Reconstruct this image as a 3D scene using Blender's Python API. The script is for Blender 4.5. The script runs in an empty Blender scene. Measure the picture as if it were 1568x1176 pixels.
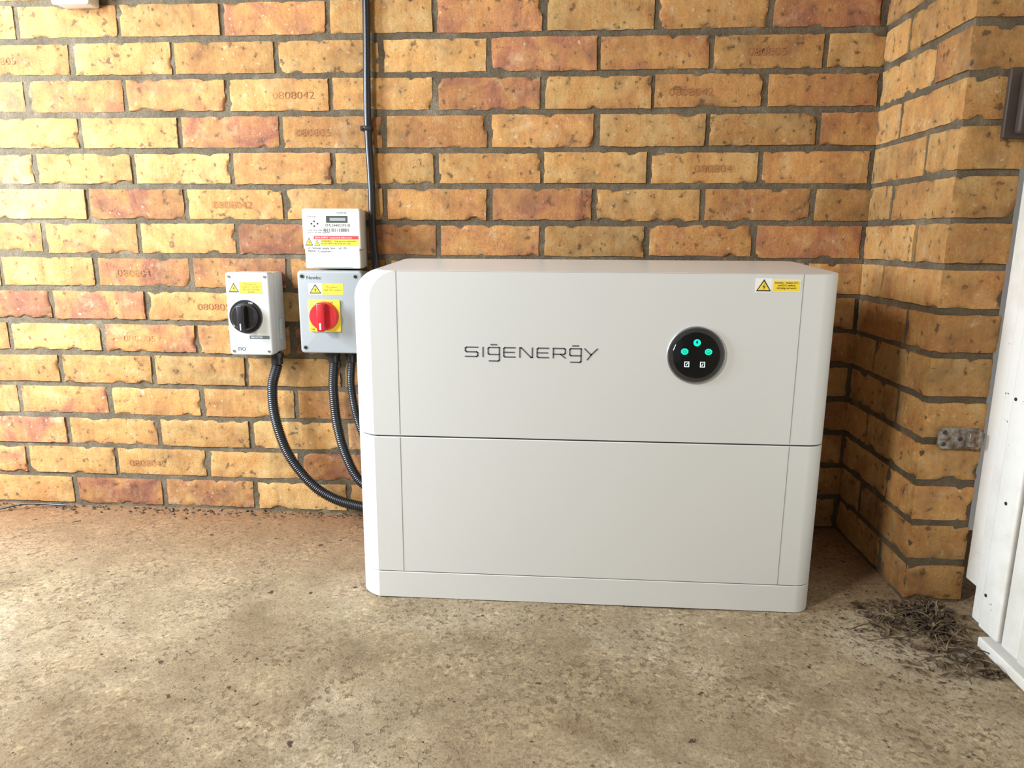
import bpy, bmesh, math, random
from mathutils import Vector, Matrix, noise
random.seed(7)
S=bpy.context.scene
COL=S.collection
try:
    S.view_settings.view_transform='Standard'; S.view_settings.look='None'
except Exception: pass

# ---------------------------------------------------------------- helpers
def link(o,parent=None):
    COL.objects.link(o)
    if parent: o.parent=parent
    return o
def empty(name,loc=(0,0,0)):
    e=bpy.data.objects.new(name,None); e.empty_display_size=.02
    return link(e)
def mesh_obj(name,verts,faces,mat=None,parent=None,smooth=False,angle=None):
    me=bpy.data.meshes.new(name); me.from_pydata(verts,[],faces); me.update()
    if mat: me.materials.append(mat)
    o=bpy.data.objects.new(name,me); link(o,parent)
    if smooth:
        for p in me.polygons: p.use_smooth=True
        if angle: me.set_sharp_from_angle(angle=math.radians(angle))
    return o
def bm_obj(name,bm,mat,parent,smooth=True,angle=35):
    bmesh.ops.recalc_face_normals(bm,faces=bm.faces)
    me=bpy.data.meshes.new(name); bm.to_mesh(me); bm.free()
    if mat: me.materials.append(mat)
    if smooth:
        for p in me.polygons: p.use_smooth=True
        me.set_sharp_from_angle(angle=math.radians(angle))
    return link(bpy.data.objects.new(name,me),parent)
def rbox(name,x0,x1,y0,y1,z0,z1,mat,parent,bev=.002,seg=3,vert_bev=0):
    bm=bmesh.new(); bmesh.ops.create_cube(bm,size=1)
    for v in bm.verts:
        v.co=Vector(((x0+x1)/2+v.co.x*(x1-x0),(y0+y1)/2+v.co.y*(y1-y0),(z0+z1)/2+v.co.z*(z1-z0)))
    if vert_bev:
        es=[e for e in bm.edges if abs((e.verts[0].co-e.verts[1].co).normalized().y)>.9]
        bmesh.ops.bevel(bm,geom=es,offset=vert_bev,segments=6,profile=.5,affect='EDGES')
    if bev:
        es=[e for e in bm.edges if len(e.link_faces)==2 and e.calc_face_angle(0)>math.radians(50)]
        bmesh.ops.bevel(bm,geom=es,offset=bev,segments=seg,profile=.5,affect='EDGES')
    return bm_obj(name,bm,mat,parent)
def lathe(name,cx,cz,prof,mat,parent,n=64):
    """profile of (y,r) pairs around a y axis; closed by n-gons at both ends"""
    V=[];F=[]
    for (y,r) in prof:
        for i in range(n):
            a=2*math.pi*i/n; V.append((cx+r*math.cos(a),y,cz+r*math.sin(a)))
    for k in range(len(prof)-1):
        for i in range(n):
            j=(i+1)%n; F.append((k*n+i,k*n+j,(k+1)*n+j,(k+1)*n+i))
    F.append(tuple(range((len(prof)-1)*n,len(prof)*n))); F.append(tuple(reversed(range(n))))
    bm=bmesh.new(); me=bpy.data.meshes.new("t"); me.from_pydata(V,[],F); bm.from_mesh(me)
    return bm_obj(name,bm,mat,parent,True,30)
def disc(name,cx,cz,y0,y1,r0,r1,mat,parent,n=48,bev=0):
    prof=[(y0,r0),(y1+bev,r1),(y1,r1-bev)] if bev else [(y0,r0),(y1,r1)]
    return lathe(name,cx,cz,prof,mat,parent,n)
def plate(name,x0,x1,z0,z1,y,mat,parent,t=.0004):
    V=[(x,yy,z) for yy in (y,y-t) for x,z in ((x0,z0),(x1,z0),(x1,z1),(x0,z1))]
    F=[(0,1,2,3),(7,6,5,4),(0,4,5,1),(1,5,6,2),(2,6,7,3),(3,7,4,0)]
    o=mesh_obj(name,V,F,mat,parent); 
    bm=bmesh.new(); bm.from_mesh(o.data); bmesh.ops.recalc_face_normals(bm,faces=bm.faces); bm.to_mesh(o.data); bm.free()
    return o
def poly(name,pts,y,mat,parent,t=.0004):
    n=len(pts); V=[(x,y,z) for x,z in pts]+[(x,y-t,z) for x,z in pts]
    F=[tuple(range(n)),tuple(range(2*n-1,n-1,-1))]+[(i,(i+1)%n,n+(i+1)%n,n+i) for i in range(n)]
    bm=bmesh.new(); me=bpy.data.meshes.new("t"); me.from_pydata(V,[],F); bm.from_mesh(me)
    return bm_obj(name,bm,mat,parent,False)
def text(name,s,x,z,y,size,mat,parent,align='LEFT',sx=1.0,off=0.0,rot=None):
    c=bpy.data.curves.new(name,'FONT'); c.body=s; c.size=size; c.align_x=align; c.extrude=.00008; c.offset=off
    c.materials.append(mat)
    o=bpy.data.objects.new(name,c); link(o,parent)
    o.location=(x,y,z); o.rotation_euler=rot or (math.pi/2,0,0); o.scale=(sx,1,1)
    return o
def strokes(name,lines,y,w,mat,parent,t=.0005):
    V=[];F=[]
    for ln in lines:
        for (a,b) in zip(ln[:-1],ln[1:]):
            a=Vector(a);b=Vector(b); d=(b-a).normalized(); a=a-d*w*.4; b=b+d*w*.4; n=Vector((-d.y,d.x))*w/2
            k=len(V); q=[a+n,b+n,b-n,a-n]
            V+= [(p.x,y,p.y) for p in q]+[(p.x,y-t,p.y) for p in q]
            F+=[(k,k+1,k+2,k+3),(k+7,k+6,k+5,k+4)]+[(k+i,k+(i+1)%4,k+4+(i+1)%4,k+4+i) for i in range(4)]
    return mesh_obj(name,V,F,mat,parent)
def catmull(pts,n=24):
    P=[Vector(p) for p in pts]; P=[P[0]*2-P[1]]+P+[P[-1]*2-P[-2]]; out=[]
    for i in range(1,len(P)-2):
        for j in range(n):
            t=j/n; a,b,c,d=P[i-1:i+3]
            out.append(.5*((2*b)+(c-a)*t+(2*a-5*b+4*c-d)*t*t+(3*b-a-3*c+d)*t**3))
    out.append(P[-2]); return out
def tube(name,pts,r,mat,parent,ribs=0,n=14,step=None,amp=.12,sub=24):
    C=catmull(pts,sub)
    L=[0]
    for a,b in zip(C[:-1],C[1:]): L.append(L[-1]+(b-a).length)
    tot=L[-1]; step=step or (ribs/4 if ribs else r)
    m=max(2,int(tot/step)); Q=[];k=0
    for i in range(m+1):
        s=tot*i/m
        while k<len(L)-2 and L[k+1]<s: k+=1
        f=(s-L[k])/max(1e-9,L[k+1]-L[k]); Q.append((C[k].lerp(C[k+1],f),s))
    V=[];F=[]; prev=None
    for i,(p,s) in enumerate(Q):
        d=(Q[min(i+1,m)][0]-Q[max(i-1,0)][0]).normalized()
        if prev is None: u=d.orthogonal().normalized()
        else: u=(prev-d*prev.dot(d)).normalized()
        prev=u; w=d.cross(u)
        rr=r
        if ribs: rr=r*(1-amp*(1 if (i%4) in (0,1) else 0))
        for j in range(n):
            a=2*math.pi*j/n; V.append(p+(u*math.cos(a)+w*math.sin(a))*rr)
    for i in range(m):
        for j in range(n):
            jj=(j+1)%n; F.append((i*n+j,i*n+jj,(i+1)*n+jj,(i+1)*n+j))
    F.append(tuple(range(n))); F.append(tuple(m*n+j for j in range(n)))
    return mesh_obj(name,[tuple(v) for v in V],F,mat,parent,True,60)

# ---------------------------------------------------------------- materials
def mat(name,col,rough=.5,metal=0,emit=None,es=0,spec=.5,coat=0):
    m=bpy.data.materials.new(name); m.use_nodes=True; b=m.node_tree.nodes["Principled BSDF"]
    b.inputs["Base Color"].default_value=(*col,1); b.inputs["Roughness"].default_value=rough; b.inputs["Metallic"].default_value=metal
    b.inputs["Specular IOR Level"].default_value=spec; b.inputs["Coat Weight"].default_value=coat
    if emit: b.inputs["Emission Color"].default_value=(*emit,1); b.inputs["Emission Strength"].default_value=es
    return m
class NT:
    def __init__(s,m): s.t=m.node_tree; s.b=s.t.nodes["Principled BSDF"]
    def n(s,typ,**kw):
        x=s.t.nodes.new(typ)
        for k,v in kw.items():
            if k in x.inputs.keys(): x.inputs[k].default_value=v
            else: setattr(x,k,v)
        return x
    def l(s,a,b): s.t.links.new(a,b)
    def noise(s,vec,scale,detail=4,rough=.6,dist=0):
        x=s.n("ShaderNodeTexNoise"); x.inputs["Scale"].default_value=scale; x.inputs["Detail"].default_value=detail
        x.inputs["Roughness"].default_value=rough; x.inputs["Distortion"].default_value=dist; s.l(vec,x.inputs["Vector"]); return x.outputs["Fac"]
    def ramp(s,f,stops,interp='LINEAR'):
        x=s.n("ShaderNodeValToRGB"); e=x.color_ramp.elements; x.color_ramp.interpolation=interp
        while len(e)<len(stops): e.new(.5)
        for i,(p,c) in enumerate(stops):
            e[i].position=p; e[i].color=(*c,1) if len(c)==3 else c
        s.l(f,x.inputs[0]); return x.outputs[0]
    def mix(s,f,a,b,mode='MIX'):
        x=s.n("ShaderNodeMix",data_type='RGBA',blend_type=mode)
        for sock,v in ((x.inputs[0],f),(x.inputs[6],a),(x.inputs[7],b)):
            if isinstance(v,(int,float)): sock.default_value=v
            elif isinstance(v,tuple): sock.default_value=(*v,1)
            else: s.l(v,sock)
        return x.outputs[2]
    def math(s,op,a,b=0.0,clamp=False):
        x=s.n("ShaderNodeMath",operation=op,use_clamp=clamp)
        for i,v in enumerate((a,b)):
            if isinstance(v,(int,float)): x.inputs[i].default_value=v
            else: s.l(v,x.inputs[i])
        return x.outputs[0]
    def bump(s,h,strength,dist,prev=None):
        x=s.n("ShaderNodeBump"); x.inputs["Strength"].default_value=strength; x.inputs["Distance"].default_value=dist
        s.l(h,x.inputs["Height"]); 
        if prev: s.l(prev,x.inputs["Normal"])
        return x.outputs[0]
W=(1,1,1);K=(0,0,0)
# brick
mb=mat("brick_clay",(.5,.3,.1),.85,spec=.25); t=NT(mb)
geo=t.n("ShaderNodeNewGeometry").outputs["Position"]
at=t.n("ShaderNodeAttribute",attribute_name="bc"); sep=t.n("ShaderNodeSeparateColor"); t.l(at.outputs["Color"],sep.inputs[0])
r1,r2,r3=sep.outputs[0],sep.outputs[1],sep.outputs[2]
off=t.n("ShaderNodeVectorMath",operation='MULTIPLY_ADD'); t.l(at.outputs["Color"],off.inputs[0]); off.inputs[1].default_value=(7,9,5); t.l(geo,off.inputs[2])
vec=off.outputs[0]
big=t.noise(vec,8.5,4,.6,1.4)
f=t.math('ADD',t.math('MULTIPLY',t.math('MULTIPLY',r1,r1),.42),t.math('MULTIPLY',t.math('SUBTRACT',big,.28),1.2))
base=t.ramp(f,[(.10,(.60,.38,.155)),(.34,(.57,.31,.108)),(.54,(.51,.245,.09)),(.74,(.38,.155,.085)),(.95,(.20,.08,.055))])
fine=t.noise(vec,240,5,.7)
base=t.mix(.6,base,t.ramp(fine,[(.3,(.55,.5,.45)),(.52,W),(.75,(1.25,1.22,1.15))]),'MULTIPLY')
med=t.noise(vec,26,5,.65)
base=t.mix(t.ramp(med,[(.54,K),(.72,(.5,)*3)]),base,(.62,.45,.24))
base=t.mix(t.ramp(t.noise(vec,15,6,.75),[(.48,K),(.70,(.65,)*3)]),base,(.20,.115,.058))
base=t.mix(t.ramp(t.noise(vec,60,3,.6),[(.62,K),(.68,(.8,)*3)]),base,(.14,.08,.04))
base=t.mix(t.ramp(t.noise(vec,90,2,.5),[(.68,K),(.74,(.5,)*3)]),base,(.70,.58,.40))
# drag marks
mp=t.n("ShaderNodeMapping"); mp.inputs["Scale"].default_value=(9,9,1.2); t.l(vec,mp.inputs["Vector"])
base=t.mix(.3,base,t.ramp(t.noise(mp.outputs[0],14,3,.6),[(.35,(.7,.66,.6)),(.55,W),(.7,(1.15,1.12,1.05))]),'MULTIPLY')
grime=t.ramp(t.noise(geo,2.2,5,.65),[(.35,(.74,.70,.64)),(.6,W)])
base=t.mix(.8,base,grime,'MULTIPLY')
val=t.n("ShaderNodeHueSaturation"); t.l(base,val.inputs["Color"]); t.l(t.math('ADD',t.math('MULTIPLY',r2,.36),.78),val.inputs["Value"])
t.l(val.outputs[0],t.b.inputs["Base Color"])
b1=t.bump(t.noise(vec,45,6,.7),.55,.003); b2=t.bump(fine,.6,.0014,b1); t.l(b2,t.b.inputs["Normal"])
# mortar
mm=mat("mortar",(.2,.15,.1),.95,spec=.15); t=NT(mm); geo=t.n("ShaderNodeNewGeometry").outputs["Position"]
c=t.ramp(t.noise(geo,14,6,.7),[(.3,(.10,.076,.050)),(.55,(.165,.13,.086)),(.75,(.27,.225,.155))])
c=t.mix(.6,c,t.ramp(t.noise(geo,420,3,.7),[(.35,(.45,)*3),(.6,W),(.75,(1.5,)*3)]),'MULTIPLY'); t.l(c,t.b.inputs["Base Color"])
b1=t.bump(t.noise(geo,70,5,.7),.8,.004); t.l(t.bump(t.noise(geo,500,3,.7),.7,.0012,b1),t.b.inputs["Normal"])
# concrete
mf=mat("worn_concrete",(.4,.3,.2),.85,spec=.3); t=NT(mf); geo=t.n("ShaderNodeNewGeometry").outputs["Position"]
sx=t.n("ShaderNodeSeparateXYZ"); t.l(geo,sx.inputs[0])
n1=t.noise(geo,2.6,6,.62,.3); n2=t.noise(geo,9,6,.7)
c=t.ramp(n1,[(.3,(.215,.155,.088)),(.5,(.315,.243,.15)),(.68,(.42,.35,.245))])
c=t.mix(.75,c,t.ramp(n2,[(.32,(.64,.60,.54)),(.5,W),(.7,(1.18,1.16,1.13))]),'MULTIPLY')
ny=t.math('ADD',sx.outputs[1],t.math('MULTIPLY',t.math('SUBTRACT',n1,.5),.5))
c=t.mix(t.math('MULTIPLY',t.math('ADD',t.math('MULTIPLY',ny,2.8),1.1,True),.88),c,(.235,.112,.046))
gr=t.n("ShaderNodeTexVoronoi",feature='F1'); gr.inputs["Scale"].default_value=150; t.l(geo,gr.inputs["Vector"])
sg=t.n("ShaderNodeSeparateColor"); t.l(gr.outputs["Color"],sg.inputs[0])
patch=t.ramp(t.noise(geo,4.5,6,.7),[(.42,(.15,)*3),(.6,(.85,)*3)])
c=t.mix(patch,c,t.ramp(sg.outputs[0],[(0,(.55,.5,.45)),(.3,(.95,.95,.95)),(.8,(1.05,1.05,1.05)),(1,(1.45,1.45,1.43))]),'MULTIPLY')
fine=t.noise(geo,260,4,.7)
c=t.mix(.65,c,t.ramp(fine,[(.34,(.45,.41,.36)),(.5,W),(.7,(1.25,1.25,1.22))]),'MULTIPLY')
pit=t.math('MULTIPLY',t.ramp(t.noise(geo,85,3,.6),[(.57,K),(.63,W)]),t.ramp(t.noise(geo,6,4,.6),[(.42,K),(.58,W)]))
c=t.mix(t.math('MULTIPLY',pit,.65),c,(.10,.07,.04))
dmp=t.ramp(t.noise(geo,3.4,5,.65,.8),[(.54,K),(.70,(.55,)*3)]); c=t.mix(dmp,c,(.15,.095,.048))
spot=t.ramp(t.noise(geo,38,2,.5),[(.70,K),(.73,W)]); c=t.mix(spot,c,(.07,.045,.028)); t.l(c,t.b.inputs["Base Color"])
b1=t.bump(t.noise(geo,30,6,.7),.4,.004); b2=t.bump(fine,.6,.0018,b1); t.l(t.bump(t.math('SUBTRACT',1.0,pit),.5,.002,b2),t.b.inputs["Normal"])
# white enclosure
mw=mat("cabinet_white_paint",(.66,.65,.61),.30,spec=.5); t=NT(mw); geo=t.n("ShaderNodeNewGeometry").outputs["Position"]
t.l(t.bump(t.noise(geo,900,2,.5),.05,.0003),t.b.inputs["Normal"])
t.l(t.mix(t.noise(geo,3,3,.5),(.635,.64,.615),(.67,.675,.65)),t.b.inputs["Base Color"])
def plast(name,a,b,rough=.45,scale=25):
    m=mat(name,a,rough); t=NT(m); geo=t.n("ShaderNodeNewGeometry").outputs["Position"]
    t.l(t.mix(t.noise(geo,scale,4,.6),a,b),t.b.inputs["Base Color"]); t.l(t.bump(t.noise(geo,700,2,.5),.1,.0004),t.b.inputs["Normal"]); return m
mseam=plast("seam_grey",(.26,.26,.24),(.30,.30,.28)); mgap=plast("gap_dark",(.02,.02,.02),(.03,.03,.03))
mlogo=plast("logo_grey",(.09,.10,.11),(.11,.12,.13),.4)
miso=plast("isolator_offwhite_plastic",(.50,.51,.48),(.55,.56,.53)); miso2=plast("isolator_grey_plastic",(.30,.32,.33),(.34,.36,.37))
mmet=plast("meter_white_plastic",(.68,.67,.61),(.73,.72,.66))
mblk=plast("black_plastic",(.012,.012,.013),(.02,.02,.022),.3); mcab=plast("black_cable",(.010,.012,.016),(.024,.026,.03),.3,60)
mred=plast("red_plastic",(.62,.02,.03),(.7,.03,.035),.35); mredd=plast("red_plastic_dark",(.45,.012,.02),(.5,.015,.02),.35)
myel=plast("yellow_label",(.85,.62,.03),(.9,.66,.05),.5); mlab=plast("white_label",(.8,.8,.77),(.85,.85,.82),.5); mink=plast("ink",(.02,.02,.02),(.03,.03,.03),.5)
mredl=plast("red_label",(.65,.03,.03),(.7,.04,.04),.5); mscr=mat("screw_steel",(.4,.4,.38),.35,.9); mlcd=plast("lcd",(.05,.06,.05),(.08,.09,.08),.2)
mring=mat("display_bezel",(.50,.52,.54),.32,.85); mglass=mat("display_glass",(.004,.006,.007),.08,spec=.6,coat=1)
mgrn=mat("icon_green",(.0,.5,.3),.4,emit=(.0,1.0,.5),es=1.4); mwic=mat("icon_white",(.5,.6,.6),.4,emit=(.75,.95,.95),es=.9)
mdoor=mat("door_frame_paint",(.7,.7,.66),.5); t=NT(mdoor); geo=t.n("ShaderNodeNewGeometry").outputs["Position"]
c=t.mix(t.ramp(t.noise(geo,5,5,.65),[(.45,K),(.72,W)]),(.80,.78,.73),(.60,.56,.47))
c=t.mix(t.ramp(t.noise(geo,28,6,.75),[(.65,K),(.69,W)]),c,(.10,.065,.04)); t.l(c,t.b.inputs["Base Color"]); t.l(t.bump(t.noise(geo,60,5,.7),.25,.0015),t.b.inputs["Normal"])
mgal=mat("rusty_galvanised_steel",(.3,.28,.25),.5,.6); t=NT(mgal); geo=t.n("ShaderNodeNewGeometry").outputs["Position"]
t.l(t.mix(t.ramp(t.noise(geo,60,6,.7),[(.4,K),(.6,W)]),(.42,.40,.36),(.16,.09,.045)),t.b.inputs["Base Color"])
mdk=plast("rusty_dark_iron",(.03,.022,.018),(.07,.045,.03),.6)
mleaf=mat("dry_leaf",(.2,.12,.06),.8); t=NT(mleaf); geo=t.n("ShaderNodeNewGeometry").outputs["Position"]
t.l(t.ramp(t.noise(geo,45,2,.6),[(.35,(.03,.02,.012)),(.5,(.09,.055,.028)),(.7,(.24,.165,.095))]),t.b.inputs["Base Color"])
mstamp=mat("brick_stamp_clay",(.34,.15,.07),.9,spec=.1)
mceil=plast("ceiling_board",(.30,.27,.22),(.36,.33,.27),.8,4)

# ---------------------------------------------------------------- walls of real bricks
PX=.225;PZ=.075;J=.0095
class Bricks:
    def __init__(s): s.V=[];s.F=[];s.C=[];s.M=[]
    def brick(s,x0,x1,y0,y1,z0,z1,nx,ny,nz,rc=None):
        rc=rc or (random.random(),random.random(),random.random())
        idx={}; jit=[random.uniform(-.0018,.0018) for _ in range(6)]
        x0+=jit[0];x1+=jit[1];z0+=jit[2]*.8;z1+=jit[3]*.8; dep=random.uniform(-.0014,.0014)
        seed=Vector((rc[0]*50,rc[1]*50,rc[2]*50))
        def vid(i,j,k):
            key=(i,j,k)
            if key in idx: return idx[key]
            p=Vector((x0+(x1-x0)*i/nx,y0+(y1-y0)*j/ny,z0+(z1-z0)*k/nz))
            ex=(-1 if i==0 else 1 if i==nx else 0, -1 if j==0 else 1 if j==ny else 0, -1 if k==0 else 1 if k==nz else 0)
            q=p.copy()
            if sum(abs(e) for e in ex)>=2:
                for a in range(3): q[a]-=ex[a]*.0010
            d=noise.noise_vector(p*20+seed)*.0014+noise.noise_vector(p*80+seed)*.0011
            q+=d; q.y+=dep
            if sum(abs(e) for e in ex)>=2: 
                c=max(0,noise.noise(p*45+seed*1.7)-.20)*.011
                for a in range(3): q[a]-=ex[a]*c
            s.V.append(tuple(q)); s.C.append(rc); idx[key]=len(s.V)-1; return idx[key]
        def face(f,na,nb):
            for a in range(na):
                for b in range(nb):
                    s.F.append((f(a,b),f(a+1,b),f(a+1,b+1),f(a,b+1))); s.M.append(0)
        face(lambda a,b:vid(a,0,b),nx,nz); face(lambda a,b:vid(0,a,b),ny,nz)
        face(lambda a,b:vid(nx,a,b),ny,nz); face(lambda a,b:vid(a,b,nz),nx,ny); face(lambda a,b:vid(a,b,0),nx,ny)
    def slab(s,x0,x1,y0,y1,z0,z1):
        k=len(s.V)
        for z in (z0,z1):
            for x,y in ((x0,y0),(x1,y0),(x1,y1),(x0,y1)): s.V.append((x,y,z)); s.C.append((.5,.5,.5))
        for f in ((0,1,5,4),(1,2,6,5),(2,3,7,6),(3,0,4,7),(4,5,6,7),(3,2,1,0)):
            s.F.append(tuple(k+i for i in f)); s.M.append(1)
    def build(s,name):
        me=bpy.data.meshes.new(name); me.from_pydata(s.V,[],s.F); me.materials.append(mb); me.materials.append(mm)
        me.polygons.foreach_set("material_index",s.M)
        a=me.color_attributes.new("bc",'FLOAT_COLOR','POINT')
        for i,c in enumerate(s.C): a.data[i].color=(*c,1)
        bm=bmesh.new(); bm.from_mesh(me); bmesh.ops.recalc_face_normals(bm,faces=bm.faces); bm.to_mesh(me); bm.free()
        for p in me.polygons: p.use_smooth = p.material_index==0
        me.set_sharp_from_angle(angle=math.radians(60))
        return link(bpy.data.objects.new(name,me))
XC=1.0125; NR=29; XL=-1.8
B=Bricks()
for k in range(NR):
    shift=0 if k%2 else .5
    m=-9+shift
    while m<4.6:
        x0=m*PX+J/2; x1=(m+1)*PX-J/2
        x1=min(x1,XC+.05); x0=max(x0,XL)
        if x1-x0>.03:
            B.brick(x0,x1,0,.05,k*PZ+J/2,(k+1)*PZ-J/2,*((24,2,8) if k<17 else (6,1,2)))
        m+=1
B.slab(XL,XC+.06,.0034,.11,-.02,NR*PZ)
wall=B.build("wall_back")
B=Bricks(); YE=-.325
for k in range(NR):
    z0,z1=k*PZ+J/2,(k+1)*PZ-J/2
    if k%2: segs=[(YE,YE+.215),(YE+.225,-.001)]
    else: segs=[(YE,YE+.1025),(YE+.1125,-.001)]
    for a,b in segs: B.brick(XC,XC+.1025,a,b,z0,z1,9,max(6,int((b-a)/.011)),7,(random.random()*.75,random.random(),random.random()))
B.slab(XC+.0034,XC+.10,YE+.0034,0.0,-.02,NR*PZ)
side=B.build("wall_right")
stamps=[(-4,13,.02),(-2,12,.1),(-2,9,.06),(-3,7,.05),(-2.5,6,.12),(-3,5,.05),(2.5,12,.03),(3,13,.07),(2.5,10,.09),(-1.5,11,.03),(-3,1,.03)]
for i,(m,k,dx) in enumerate(stamps):
    if (k%2==0)==(m==int(m)): m+=.5
    text("stamp_%d"%i,random.choice(["080804","0808042","080805"]),m*PX+dx,k*PZ+.029,-.0018,.021,mstamp,wall,sx=1.25,off=-.0003)
rbox("ceiling",XL,XC+.2,-3.0,.1,NR*PZ+.001,NR*PZ+.05,mceil,None,0)
rbox("wall_right_return",XC+.01,XC+.12,-3.0,-1.36,-.02,NR*PZ,mm,None,0)

# floor
bm=bmesh.new(); bmesh.ops.create_grid(bm,x_segments=160,y_segments=160,size=1)
for v in bm.verts:
    v.co.x=-.25+v.co.x*1.75; v.co.y=-1.5+v.co.y*1.52
    v.co.z=noise.noise(v.co*3)*.003+noise.noise(v.co*14)*.0012-.002
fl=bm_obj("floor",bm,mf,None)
if fl.data.polygons[0].normal.z<0: fl.data.flip_normals()

# ---------------------------------------------------------------- battery cabinet
cab=empty("battery_storage_cabinet")
YF=-.386; YB=-.115; H=.589; XLf=.025; XR=.831
def outline(z,inset=0):
    r=.050; s=0
    if z>H-r: s=r-math.sqrt(max(0,r*r-(z-(H-r))**2))
    pts=[]
    xl=XLf+s+inset
    dx,dy=.037,.045
    pts.append((xl,YB-inset)); 
    for i in range(9):
        a=math.radians(90-i*7.0)
        pts.append((xl+dx*(1-math.sin(a))/(1-math.sin(math.radians(34))),YF+inset+dy*(1-math.cos(a)/math.cos(math.radians(34)))))
    rr=.03
    for i in range(10):
        a=math.radians(i*10); pts.append((XR-inset-rr+rr*math.sin(a),YF+inset+rr*(1-math.cos(a))))
    for i in range(6):
        a=math.radians(i*18); pts.append((XR-inset-.02+.02*math.cos(a),YB-inset-.02+.02*math.sin(a)))
    return pts
def loft(name,levels,mat_,rise=0.012):
    V=[];F=[]; n=None
    for (z,ins) in levels:
        o=outline(z,ins); n=len(o)
        for x,y in o:
            f=min(1,max(0,(y-YF)/.27))
            g=max(0,(z-.5)/(H-.5)) if z>.5 else 0
            V.append((x,y,z+rise*f*g))
    m=len(levels)
    for k in range(m-1):
        for i in range(n):
            j=(i+1)%n; F.append((k*n+i,k*n+j,(k+1)*n+j,(k+1)*n+i))
    F.append(tuple(reversed(range(n)))); F.append(tuple((m-1)*n+i for i in range(n)))
    bm=bmesh.new(); me=bpy.data.meshes.new("t"); me.from_pydata(V,[],F); bm.from_mesh(me)
    return bm_obj(name,bm,mat_,cab,True,22)
top=[(.3050,.0015),(.3060,0),(.42,0),(.53,0)]+[(H-.05+.05*math.sin(math.radians(a)),0) for a in range(4,84,6)]+[(H-.0008,.0),(H,.0012)]
loft("inverter_module",top,mw)
loft("battery_module",[(.0505,.0012),(.0515,0),(.3018,0),(.3028,.0015)],mw)
loft("base_plinth",[(.0,.0),(.0485,0),(.0493,.001)],mw)
loft("inner_core",[(.001,.003),(.58-.03,.003)],mgap)
for i,x in enumerate((.108,.769)):
    plate("panel_seam_%d"%(2*i),x-.0005,x+.0005,.3075,H-.001,YF+.0003,mseam,cab,.0006)
    plate("panel_seam_%d"%(2*i+1),x-.0005,x+.0005,.0515,.3025,YF+.0003,mseam,cab,.0006)
S_=[[(1,1),(.1,1),(0,.9),(0,.6),(.1,.5),(.9,.5),(1,.4),(1,.1),(.9,0),(0,0)]]
I_=[[(.5,0),(.5,1)]]
G_=[[(1,1),(.1,1),(0,.9),(0,.35),(.1,.25),(1,.25)],[(1,1),(1,-.35),(.9,-.45),(.1,-.45)],[(.25,1.3),(.75,1.3)]]
E_=[[(1,1),(.1,1),(0,.9),(0,.1),(.1,0),(1,0)],[(0,.5),(.92,.5)]]
N_=[[(0,0),(0,1),(.12,1),(.88,0),(1,0),(1,1)]]
R_=[[(0,0),(0,1),(.9,1),(1,.9),(1,.5),(.9,.38),(0,.38)],[(.6,.38),(1,0)]]
Y_=[[(0,1),(.5,.35),(1,1)],[(.55,.42),(.22,-.15)]]
hh=.0158; Ls=[]
wd=[(S_,.021,.007),(I_,.004,.0068),(G_,.019,.0075),(E_,.019,.0082),(N_,.021,.0082),(E_,.019,.0082),(R_,.020,.0075),(G_,.019,.006),(Y_,.021,0)]
tot=sum(w+g for _,w,g in wd); sc=(.4445-.2235)/tot; x=.2235
for g,w,gap in wd:
    w*=sc; gap*=sc
    for ln in g: Ls.append([(x+px*w,.447+pz*hh) for px,pz in ln])
    x+=w+gap
strokes("logo_lettering",Ls,YF,.0021,mlogo,cab)
DX,DZ=.606,.4555
lathe("display_bezel",DX,DZ,[(YF+.002,.0478),(YF-.0028,.0478),(YF-.0036,.0468),(YF-.0036,.0460)],mring,cab,96)
lathe("display_ring_dark",DX,DZ,[(YF-.003,.0461),(YF-.0037,.0460),(YF-.0035,.0452),(YF-.0037,.0445)],mblk,cab,96)
lathe("display_inner_bevel",DX,DZ,[(YF-.003,.0446),(YF-.0039,.0444),(YF-.0045,.0375),(YF-.0045,.036)],mat("bezel_gunmetal",(.16,.17,.18),.22,.9),cab,96)
yi=YF-.0052
disc("display_glass",DX,DZ,YF-.004,yi,.0385,.0385,mglass,cab,96,.0004)
disc("icon_power",DX,DZ+.021,yi,yi-.0004,.0058,.0058,mgrn,cab,32)
poly("icon_power_bolt",[(DX-.001,DZ+.0245),(DX+.002,DZ+.0245),(DX+.0005,DZ+.0218),(DX+.0022,DZ+.0218),(DX-.0015,DZ+.0172),(DX-.0004,DZ+.0203),(DX-.0022,DZ+.0203)],yi-.0004,mglass,cab)
for nm,ox in (("icon_grid",-.0192),("icon_load",.0192)):
    poly(nm,[(DX+ox+.0062*math.cos(a),DZ+.0062+.0053*math.sin(a)) for a in [math.radians(22.5+45*i) for i in range(8)]],yi,mgrn,cab)
    strokes(nm+"_lines",[[(DX+ox-.0038,DZ+.0068),(DX+ox,DZ+.009),(DX+ox+.0038,DZ+.0068)],[(DX+ox-.0038,DZ+.0056),(DX+ox+.0038,DZ+.0056)],[(DX+ox-.0025,DZ+.0036),(DX+ox+.0025,DZ+.0036)]],yi-.0004,.0009,mglass,cab,.0003)
for nm,ox in (("icon_inverter",-.0148),("icon_battery",.0108)):
    a=.0034;b=.0040;zc=DZ-.0150
    strokes(nm,[[(DX+ox-a,zc-b),(DX+ox+a,zc-b),(DX+ox+a,zc+b),(DX+ox-a,zc+b),(DX+ox-a,zc-b)],[(DX+ox-.001,zc-.0015),(DX+ox+.001,zc+.0015)]],yi,.0011,mwic,cab,.0004)
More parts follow.
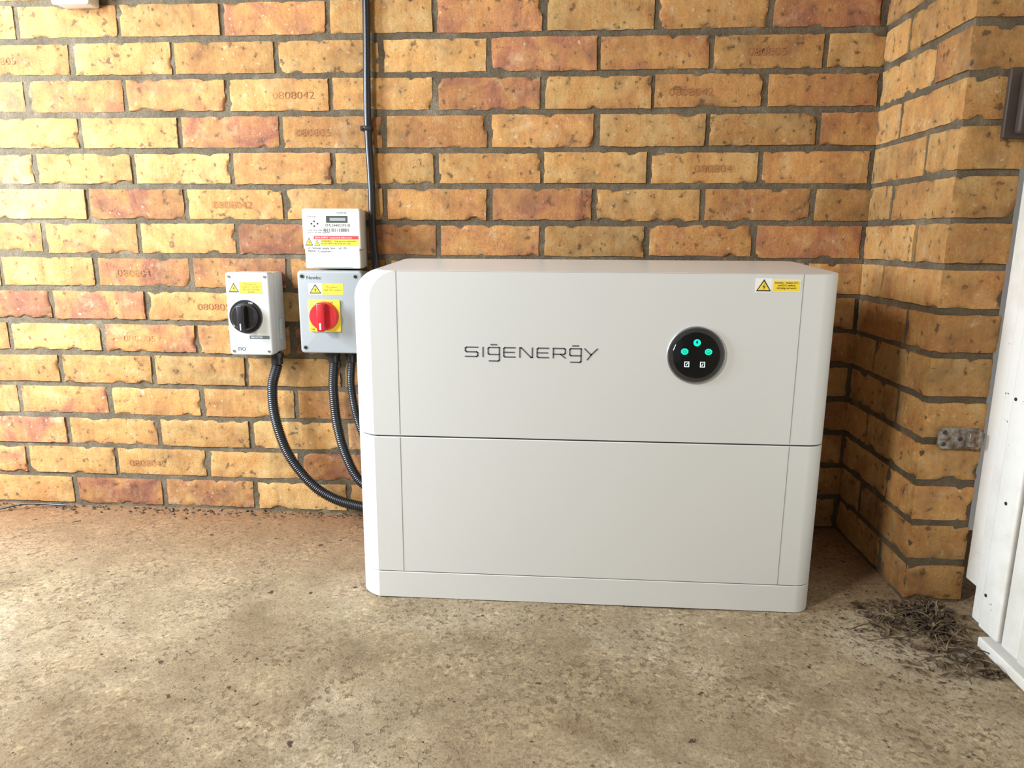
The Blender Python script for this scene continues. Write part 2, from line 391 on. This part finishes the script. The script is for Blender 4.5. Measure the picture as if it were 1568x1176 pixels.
def triangle(parent,x0,x1,z0,z1,y,pref):
    plate(pref+"_backing",x0,x1,z0,z1,y,mlab,parent)
    cx=(x0+x1)/2; w=(x1-x0)*.46; h=(z1-z0)
    poly(pref+"_triangle",[(cx-w,z0+h*.08),(cx+w,z0+h*.08),(cx,z0+h*.94)],y-.0004,mink,parent,.0002)
    poly(pref+"_triangle_fill",[(cx-w*.76,z0+h*.17),(cx+w*.76,z0+h*.17),(cx,z0+h*.78)],y-.0006,myel,parent,.0002)
    poly(pref+"_bolt",[(cx+w*.1,z0+h*.62),(cx-w*.18,z0+h*.38),(cx+w*.02,z0+h*.40),(cx-w*.02,z0+h*.2),(cx+w*.2,z0+h*.45),(cx,z0+h*.43)],y-.0008,mink,parent,.0002)
triangle(cab,.694,.720,.559,.5815,YF,"warning")
plate("warning_label_border",.7205,.765,.5605,.5795,YF,mlab,cab)
plate("warning_label",.7215,.7635,.5615,.5785,YF-.0004,myel,cab,.0002)
text("warning_text","Inverter - Isolate A.C.\nand D.C. before\ncarrying out work",.7425,.5735,YF-.0008,.0042,mink,cab,'CENTER')

# ---------------------------------------------------------------- isolator with black knob
def screw(parent,nm,x,z,y,r=.0035):
    disc(nm,x,z,y,y-.0012,r,r,mscr,parent,20); plate(nm+"_slot",x-r*.7,x+r*.7,z-.0005,z+.0005,y-.0012,mink,parent,.0002)
iso=empty("rotary_isolator_switch")
x0,x1,z0,z1=-.334,-.238,.390,.568
rbox("back_case",x0+.001,x1-.001,-.048,-.001,z0+.001,z1-.001,miso,iso,.003,3,.006)
rbox("lid",x0,x1,-.080,-.0495,z0,z1,miso,iso,.004,4,.007)
rbox("lid_joint",x0+.002,x1-.002,-.050,-.0475,z0+.002,z1-.002,mgap,iso,0,1,.006)
rbox("side_latch",x1-.004,x1+.004,-.040,-.028,z0+.03,z0+.075,miso,iso,.001)
y=-.080
for i,(a,b) in enumerate(((x0+.009,z1-.009),(x1-.009,z1-.009),(x0+.009,z0+.009),(x1-.009,z0+.009))): disc("screw_well_%d"%i,a,b,y+.001,y-.0004,.0042,.0042,miso,iso,20); screw(iso,"screw_%d"%i,a,b,y-.0003,.0028)
triangle(iso,x0+.006,x0+.031,z1-.044,z1-.020,y,"warning")
plate("label_yellow",x0+.0315,x0+.080,z1-.045,z1-.020,y,myel,iso)
text("label_text","PV array D.C.\nisolator. Contains\nlive parts during\ndaylight",x0+.056,z1-.0265,y-.0005,.0053,mink,iso,'CENTER')
kx,kz=-.293,.474
disc("knob_plate",kx,kz,y,y-.003,.036,.036,mblk,iso,64,.001)
disc("knob_ring",kx,kz,y-.003,y-.016,.030,.027,mblk,iso,64,.002)
rbox("knob_handle",kx-.0075,kx+.0075,y-.030,y-.014,kz-.027,kz+.027,mblk,iso,.003,3)
plate("knob_mark",kx-.0012,kx+.0012,kz-.026,kz-.012,y-.030,mlab,iso)
text("knob_off","OFF",kx-.031,kz-.022,y-.0031,.006,mlab,iso)
text("knob_on","ON",kx+.008,kz+.027,y-.0031,.006,mlab,iso)
plate("name_strip",x0+.046,x1-.006,z0+.036,z0+.043,y,mlogo,iso)
text("name_text","PROTECTED",x0+.05,z0+.0378,y-.0005,.0045,mlab,iso)
text("maker_mark","no",x0+.018,z0+.010,y-.0002,.017,mlogo,iso)
def gland(parent,nm,x,y,zt,r=.014):
    for i,(za,zb,ra) in enumerate(((zt,zt-.010,r),(zt-.010,zt-.026,r*.86))):
        V=[];n=12 if i==0 else 20
        for z in (za,zb):
            for q in range(n): V.append((x+ra*math.cos(2*math.pi*q/n),y+ra*math.sin(2*math.pi*q/n),z))
        F=[(q,(q+1)%n,n+(q+1)%n,n+q) for q in range(n)]+[tuple(range(n)),tuple(range(n,2*n))]
        mesh_obj(nm+"_%d"%i,V,F,mblk,parent)
gland(iso,"gland",-.247,-.040,.3905,.015)
tube("flexible_conduit",[(-.247,-.040,.363),(-.262,-.040,.31),(-.258,-.042,.235),(-.232,-.045,.155),(-.182,-.05,.090),(-.130,-.055,.057),(-.07,-.06,.042),(.0,-.065,.036),(.06,-.07,.034)],.0117,mcab,None,ribs=.0045,amp=.16)

# ---------------------------------------------------------------- isolator with red knob
iso2=empty("mains_isolator_switch")
x0,x1,z0,z1=-.176,-.036,.397,.573
rbox("back_case",x0+.002,x1-.002,-.052,-.001,z0+.002,z1-.002,miso2,iso2,.003,3,.006)
rbox("lid_joint",x0+.003,x1-.003,-.054,-.051,z0+.003,z1-.003,mgap,iso2,0,1,.006)
rbox("lid",x0,x1,-.080,-.0535,z0,z1,miso2,iso2,.004,4,.008)
for i,(a,b) in enumerate(((x0+.011,z1-.012),(x1-.014,z1-.012),(x0+.011,z0+.012),(x1-.014,z0+.012))): disc("screw_well_%d"%i,a,b,y+.001,y-.0003,.006,.006,mseam,iso2,24); disc("screw_%d"%i,a,b,y-.0002,y-.0012,.0035,.0035,mblk,iso2,20)
text("maker_text","Newlec",x0+.020,z1-.018,y-.0002,.0105,mink,iso2)
triangle(iso2,x0+.024,x0+.053,z1-.050,z1-.026,y,"warning")
plate("label_yellow",x0+.0535,x0+.099,z1-.050,z1-.027,y,myel,iso2)
text("label_text","PV system -\nmain AC isolator",x0+.076,z1-.036,y-.0005,.0058,mink,iso2,'CENTER')
kx,kz=-.119,.478
rbox("knob_square_plate",kx-.034,kx+.034,y-.004,y,kz-.034,kz+.034,myel,iso2,.001,2,.003)
disc("knob_base",kx,kz,y-.004,y-.018,.031,.029,mred,iso2,64,.002)
rbox("knob_handle",kx-.0085,kx+.0085,y-.034,y-.015,kz-.030,kz+.030,mredd,iso2,.0035,3)
rbox("knob_handle_tip",kx-.002,kx+.002,y-.0346,y-.033,kz-.026,kz-.012,mlab,iso2,.0004,1)
text("knob_on","ON",kx+.010,kz+.0265,y-.0042,.006,mink,iso2); text("knob_off","OFF",kx-.032,kz-.031,y-.0042,.006,mink,iso2)
gland(iso2,"gland_a",-.117,-.040,.3975,.015); gland(iso2,"gland_b",-.078,-.040,.3975,.0125)
tube("flexible_conduit",[(-.117,-.040,.370),(-.122,-.040,.31),(-.116,-.042,.225),(-.098,-.045,.155),(-.068,-.050,.100),(-.02,-.06,.075),(.05,-.07,.07)],.0112,mcab,None,ribs=.0045,amp=.16)
tube("flexible_conduit",[(-.078,-.040,.370),(-.081,-.040,.32),(-.070,-.045,.25),(-.045,-.055,.19),(.0,-.065,.14),(.06,-.07,.12)],.009,mcab,None,ribs=.004,amp=.16)

# ---------------------------------------------------------------- meter
mt=empty("electricity_meter")
x0,x1,z0,z1=-.166,-.041,.5765,.701; y=-.060
rbox("back_plate",x0+.003,x1-.003,-.030,-.001,z0+.002,z1-.001,mmet,mt,.002,2,.004)
rbox("upper_cover",x0,x1,-.060,-.028,z0+.040,z1,mmet,mt,.003,3,.005)
rbox("terminal_cover",x0+.003,x1-.002,-.0595,-.028,z0,z0+.0395,mmet,mt,.003,3,.004)
plate("lcd_window",x0+.052,x0+.098,z1-.029,z1-.015,y,mlcd,mt)
plate("lcd_digits",x0+.060,x0+.094,z1-.025,z1-.019,y-.0004,mseam,mt,.0002)
text("maker_text","Eastron",x0+.012,z1-.018,y-.0002,.006,mlogo,mt)
text("smart_text","SDM230",x0+.075,z1-.011,y-.0002,.006,mlogo,mt)
for i,(a,b) in enumerate(((.020,.031),(.026,.036),(.033,.031),(.026,.026))): disc("led_%d"%i,x0+a,z1-b,y,y-.0006,.0018,.0018,mblk,mt,16)
text("serial","EML2440239518",x0+.050,z1-.037,y-.0002,.0078,mink,mt)
for i in range(46): 
    if random.random()<.75: plate("barcode_%d"%i,x0+.046+i*.0013,x0+.0466+i*.0013,z1-.0475,z1-.0405,y,mink,mt,.0002)
text("spec_text","230V 50Hz 100A Cl.B\nM23 0120 1000 imp/kWh",x0+.012,z1-.046,y-.0002,.0045,mlogo,mt)
plate("warning_white",x0+.004,x1-.004,z0+.032,z0+.068,y,mlab,mt)
triangle(mt,x0+.004,x0+.023,z0+.047,z0+.066,y-.0004,"warning"); triangle(mt,x0+.0235,x0+.038,z0+.047,z0+.061,y-.0004,"warning_b")
plate("warning_red",x0+.024,x1-.005,z0+.0615,z0+.0685,y-.0004,mredl,mt)
text("warning_red_text","DUAL SUPPLY - isolate both before work",x0+.027,z0+.0632,y-.001,.0046,mlab,mt)
plate("warning_yellow",x0+.0385,x1-.005,z0+.047,z0+.061,y-.0004,myel,mt)
text("warning_yellow_text","WARNING - Only persons authorised\nby the DNO may break the seals",x0+.040,z0+.056,y-.001,.0047,mink,mt)
text("warning_white_text","or remove supply fuse / call 105\nMENCI Customers",x0+.010,z0+.041,y-.001,.0065,mink,mt)
plate("cover_lip",x0+.020,x1-.020,z0+.0025,z0+.0035,-.0595,mseam,mt)

# ---------------------------------------------------------------- vertical cable
cb=empty("power_cable")
tube("cable",[(-.030,-.010,2.17),(-.029,-.010,1.7),(-.028,-.010,1.3),(-.026,-.010,1.12),(-.030,-.010,.95),(-.031,-.010,.86),(-.028,-.010,.75),(-.028,-.011,.65),(-.022,-.015,.58),(-.012,-.03,.48),(-.004,-.05,.36),(.03,-.07,.2)],.0078,mcab,cb,n=16,step=.006)
rbox("cable_clip",-.046,-.021,-.019,-.001,.862,.872,mblk,cb,.002); disc("clip_nail",-.042,.867,-.018,-.021,.004,.003,mblk,cb,16)

jb=empty("junction_box")
rbox("case",-.675,-.598,-.035,-.001,1.111,1.21,mmet,jb,.003,3,.005); rbox("lid",-.677,-.596,-.041,-.0355,1.109,1.212,mmet,jb,.002,3,.006)

# ---------------------------------------------------------------- door frame, door
fr=empty("door_frame")
TOPD=NR*PZ
rbox("jamb",1.1155,1.175,-.40,YE-.004,.05,TOPD,mdoor,fr,.003)
rbox("jamb_stop",1.092,1.130,-.452,-.400,.012,TOPD,mdoor,fr,.003)
rbox("weather_seal",1.076,1.0925,-.4605,-.4525,.03,.36,mgap,fr,.0005)
rbox("weather_seal_upper",1.084,1.0925,-.4605,-.4525,.365,TOPD,mdoor,fr,.0005)
rbox("rebate_gap",1.1145,1.118,-.401,-.392,.05,TOPD,mgap,fr,.0005)
rbox("threshold",1.064,1.16,-1.35,-.470,.0,.018,mdoor,fr,.003)
dr=empty("door_1")
rbox("leaf",1.078,1.12,-1.34,-.4615,.03,TOPD-.1,mdoor,dr,.003)
rbox("stile",1.066,1.078,-.512,-.4615,.03,TOPD-.1,mdoor,dr,.004)
rbox("stile_shadow_groove",1.0775,1.0785,-.519,-.512,.03,TOPD-.1,mgap,dr,0)
rbox("stile_bead",1.068,1.078,-.560,-.519,.03,TOPD-.1,mdoor,dr,.004)
rbox("bottom_rail",1.066,1.078,-1.34,-.561,.03,.18,mdoor,dr,.003)
for i in range(9): 
    o=disc("nail_%d"%i,0,0,0,-.001,.0028,.0028,mink,dr,10); o.matrix_world=Matrix.Translation((1.0658,-.472-.014*(i%2),.09+.16*i))@Matrix.Rotation(math.radians(-90),4,'Z')
kp=empty("latch_keeper_plate")
yk=YE-.004
pts=[(1.040,.290),(1.104,.290),(1.112,.298),(1.112,.318),(1.104,.327),(1.040,.327),(1.036,.322),(1.036,.295)]
poly("plate",pts,yk,mgal,kp,.003)
for i,(a,b) in enumerate(((1.046,.319),(1.046,.298),(1.072,.308))): disc("screw_%d"%i,a,b,yk-.003,yk-.0045,.004,.003,mdk,kp,16)
rbox("keeper_loop",1.082,1.100,yk-.014,yk-.002,.296,.321,mgal,kp,.002)
hb=empty("hinge_bracket")
rbox("leaf",1.070,1.113,-.338,-.329,.80,.905,mdk,hb,.002); rbox("knuckle",1.084,1.100,-.354,-.338,.805,.90,mdk,hb,.005)

# ---------------------------------------------------------------- debris
def scatter(name,n,fx,matl,leaf=True,parent=None):
    V=[];F=[]
    for i in range(n):
        x,yy,z,s=fx(); a=random.uniform(0,6.28); tl=random.uniform(-.7,.7); R=Matrix.Rotation(a,3,'Z')@Matrix.Rotation(tl,3,'X')@Matrix.Rotation(random.uniform(-.5,.5),3,'Y')
        k=len(V)
        if leaf:
            pts=[(-1,0,0),(-.45,.38,.12),(.35,.42,.05),(1,0,.15),(.4,-.4,.1),(-.4,-.36,.0),(0,0,-.1)]
            pts=[R@Vector(p)*s for p in pts]
            for p in pts: V.append((x+p.x,yy+p.y,max(.001,z+p.z)))
            F+=[(k+6,k+q,k+(q+1)%6) for q in range(6)]
        else:
            if .015<x<.84 and -.395<yy<-.1: continue
            h=s*random.uniform(.3,.8)
            pts=[(-s,-s*.7,0),(s*.8,-s,0),(s,s*.8,0),(-s*.7,s,0),(-s*.4,-s*.4,h),(s*.5,-s*.3,h*.8),(s*.4,s*.4,h),(-s*.3,s*.5,h*.7)]
            Rz=Matrix.Rotation(a,3,'Z')
            for p in pts: q=Rz@Vector(p); V.append((x+q.x,yy+q.y,z+q.z))
            F+=[(k+3,k+2,k+1,k),(k+4,k+5,k+6,k+7),(k,k+1,k+5,k+4),(k+1,k+2,k+6,k+5),(k+2,k+3,k+7,k+6),(k+3,k,k+4,k+7)]
    return mesh_obj(name,V,F,matl,parent)
def pile():
    yy=random.uniform(-.335,-.56) if random.random()<.6 else random.gauss(-.40,.035)
    x=1.055-abs(random.gauss(0,.05)) if random.random()<.7 else random.uniform(.92,1.05)
    if yy>YE-.01: yy=YE-.012-random.random()*.03
    h=.026*math.exp(-((x-1.045)**2+(yy+.39)**2)/.003)
    return x,yy,random.uniform(.001,.003+h),random.uniform(.002,.012)
leaves=scatter("dry_leaf_debris",560,pile,mleaf)
for i in range(60):
    x,yy,z,s=pile(); a=random.uniform(0,6.28); L=random.uniform(.015,.06)
    tube("twig_%d"%i,[(x-L*math.cos(a),max(-.6,min(YE-.012,yy-L*math.sin(a)*.6)),.003),(x,yy,z+.008),(min(1.06,x+L*math.cos(a+.3)),min(YE-.012,yy+L*math.sin(a+.3)*.4-.01),.003)],.0009,mleaf,leaves,n=5,step=.006,sub=6)
def crumbs():
    q=random.random()
    if q<.35: return random.uniform(-1.1,1.0),random.uniform(-.95,-.02),.0,random.uniform(.0006,.0016)
    if q<.60: return random.uniform(-1.1,.0),-abs(random.gauss(0,.02))-.004,.0,random.uniform(.001,.004)
    return random.gauss(.95,.09),random.gauss(-.47,.10),.0,random.uniform(.0006,.0024)
scatter("dirt_crumbs",1200,crumbs,mleaf,False,fl)
lw=empty("loose_wire")
tube("wire",[(-1.05,-.10,.004),(-.95,-.06,.004),(-.90,-.035,.01),(-.84,-.022,.006),(-.78,-.02,.004)],.0022,mcab,lw,n=8,step=.006)

# ---------------------------------------------------------------- lights
def area(name,loc,target,sx,sy,power,col):
    l=bpy.data.lights.new(name,'AREA'); l.shape='RECTANGLE'; l.size=sx; l.size_y=sy; l.energy=power; l.color=col
    o=bpy.data.objects.new(name,l); link(o); o.location=loc
    o.rotation_euler=(Vector(target)-Vector(loc)).to_track_quat('-Z','Y').to_euler(); return o
area("daylight_doorway",(-1.3,-2.05,1.60),(.4,-.2,.3),.35,.35,51,(1,.975,.94))
area("flare_fill_left",(-1.38,-.72,.98),(-.80,-.14,.48),.45,.7,68,(.76,.88,1))  # added cool lamp, source unseen; brightens the left end in place of lens flare
w=bpy.data.worlds.new("world"); S.world=w; w.use_nodes=True
w.node_tree.nodes["Background"].inputs[0].default_value=(1,.96,.91,1); w.node_tree.nodes["Background"].inputs[1].default_value=.20

# ---------------------------------------------------------------- camera
cam=bpy.data.cameras.new("camera"); co=link(bpy.data.objects.new("camera",cam))
co.location=(.3836,-1.5556,.6436); co.rotation_euler=(1.3665,-.005,.0702)
cam.sensor_width=36; cam.lens=36*1082.9/1568; cam.clip_start=.01
S.camera=co
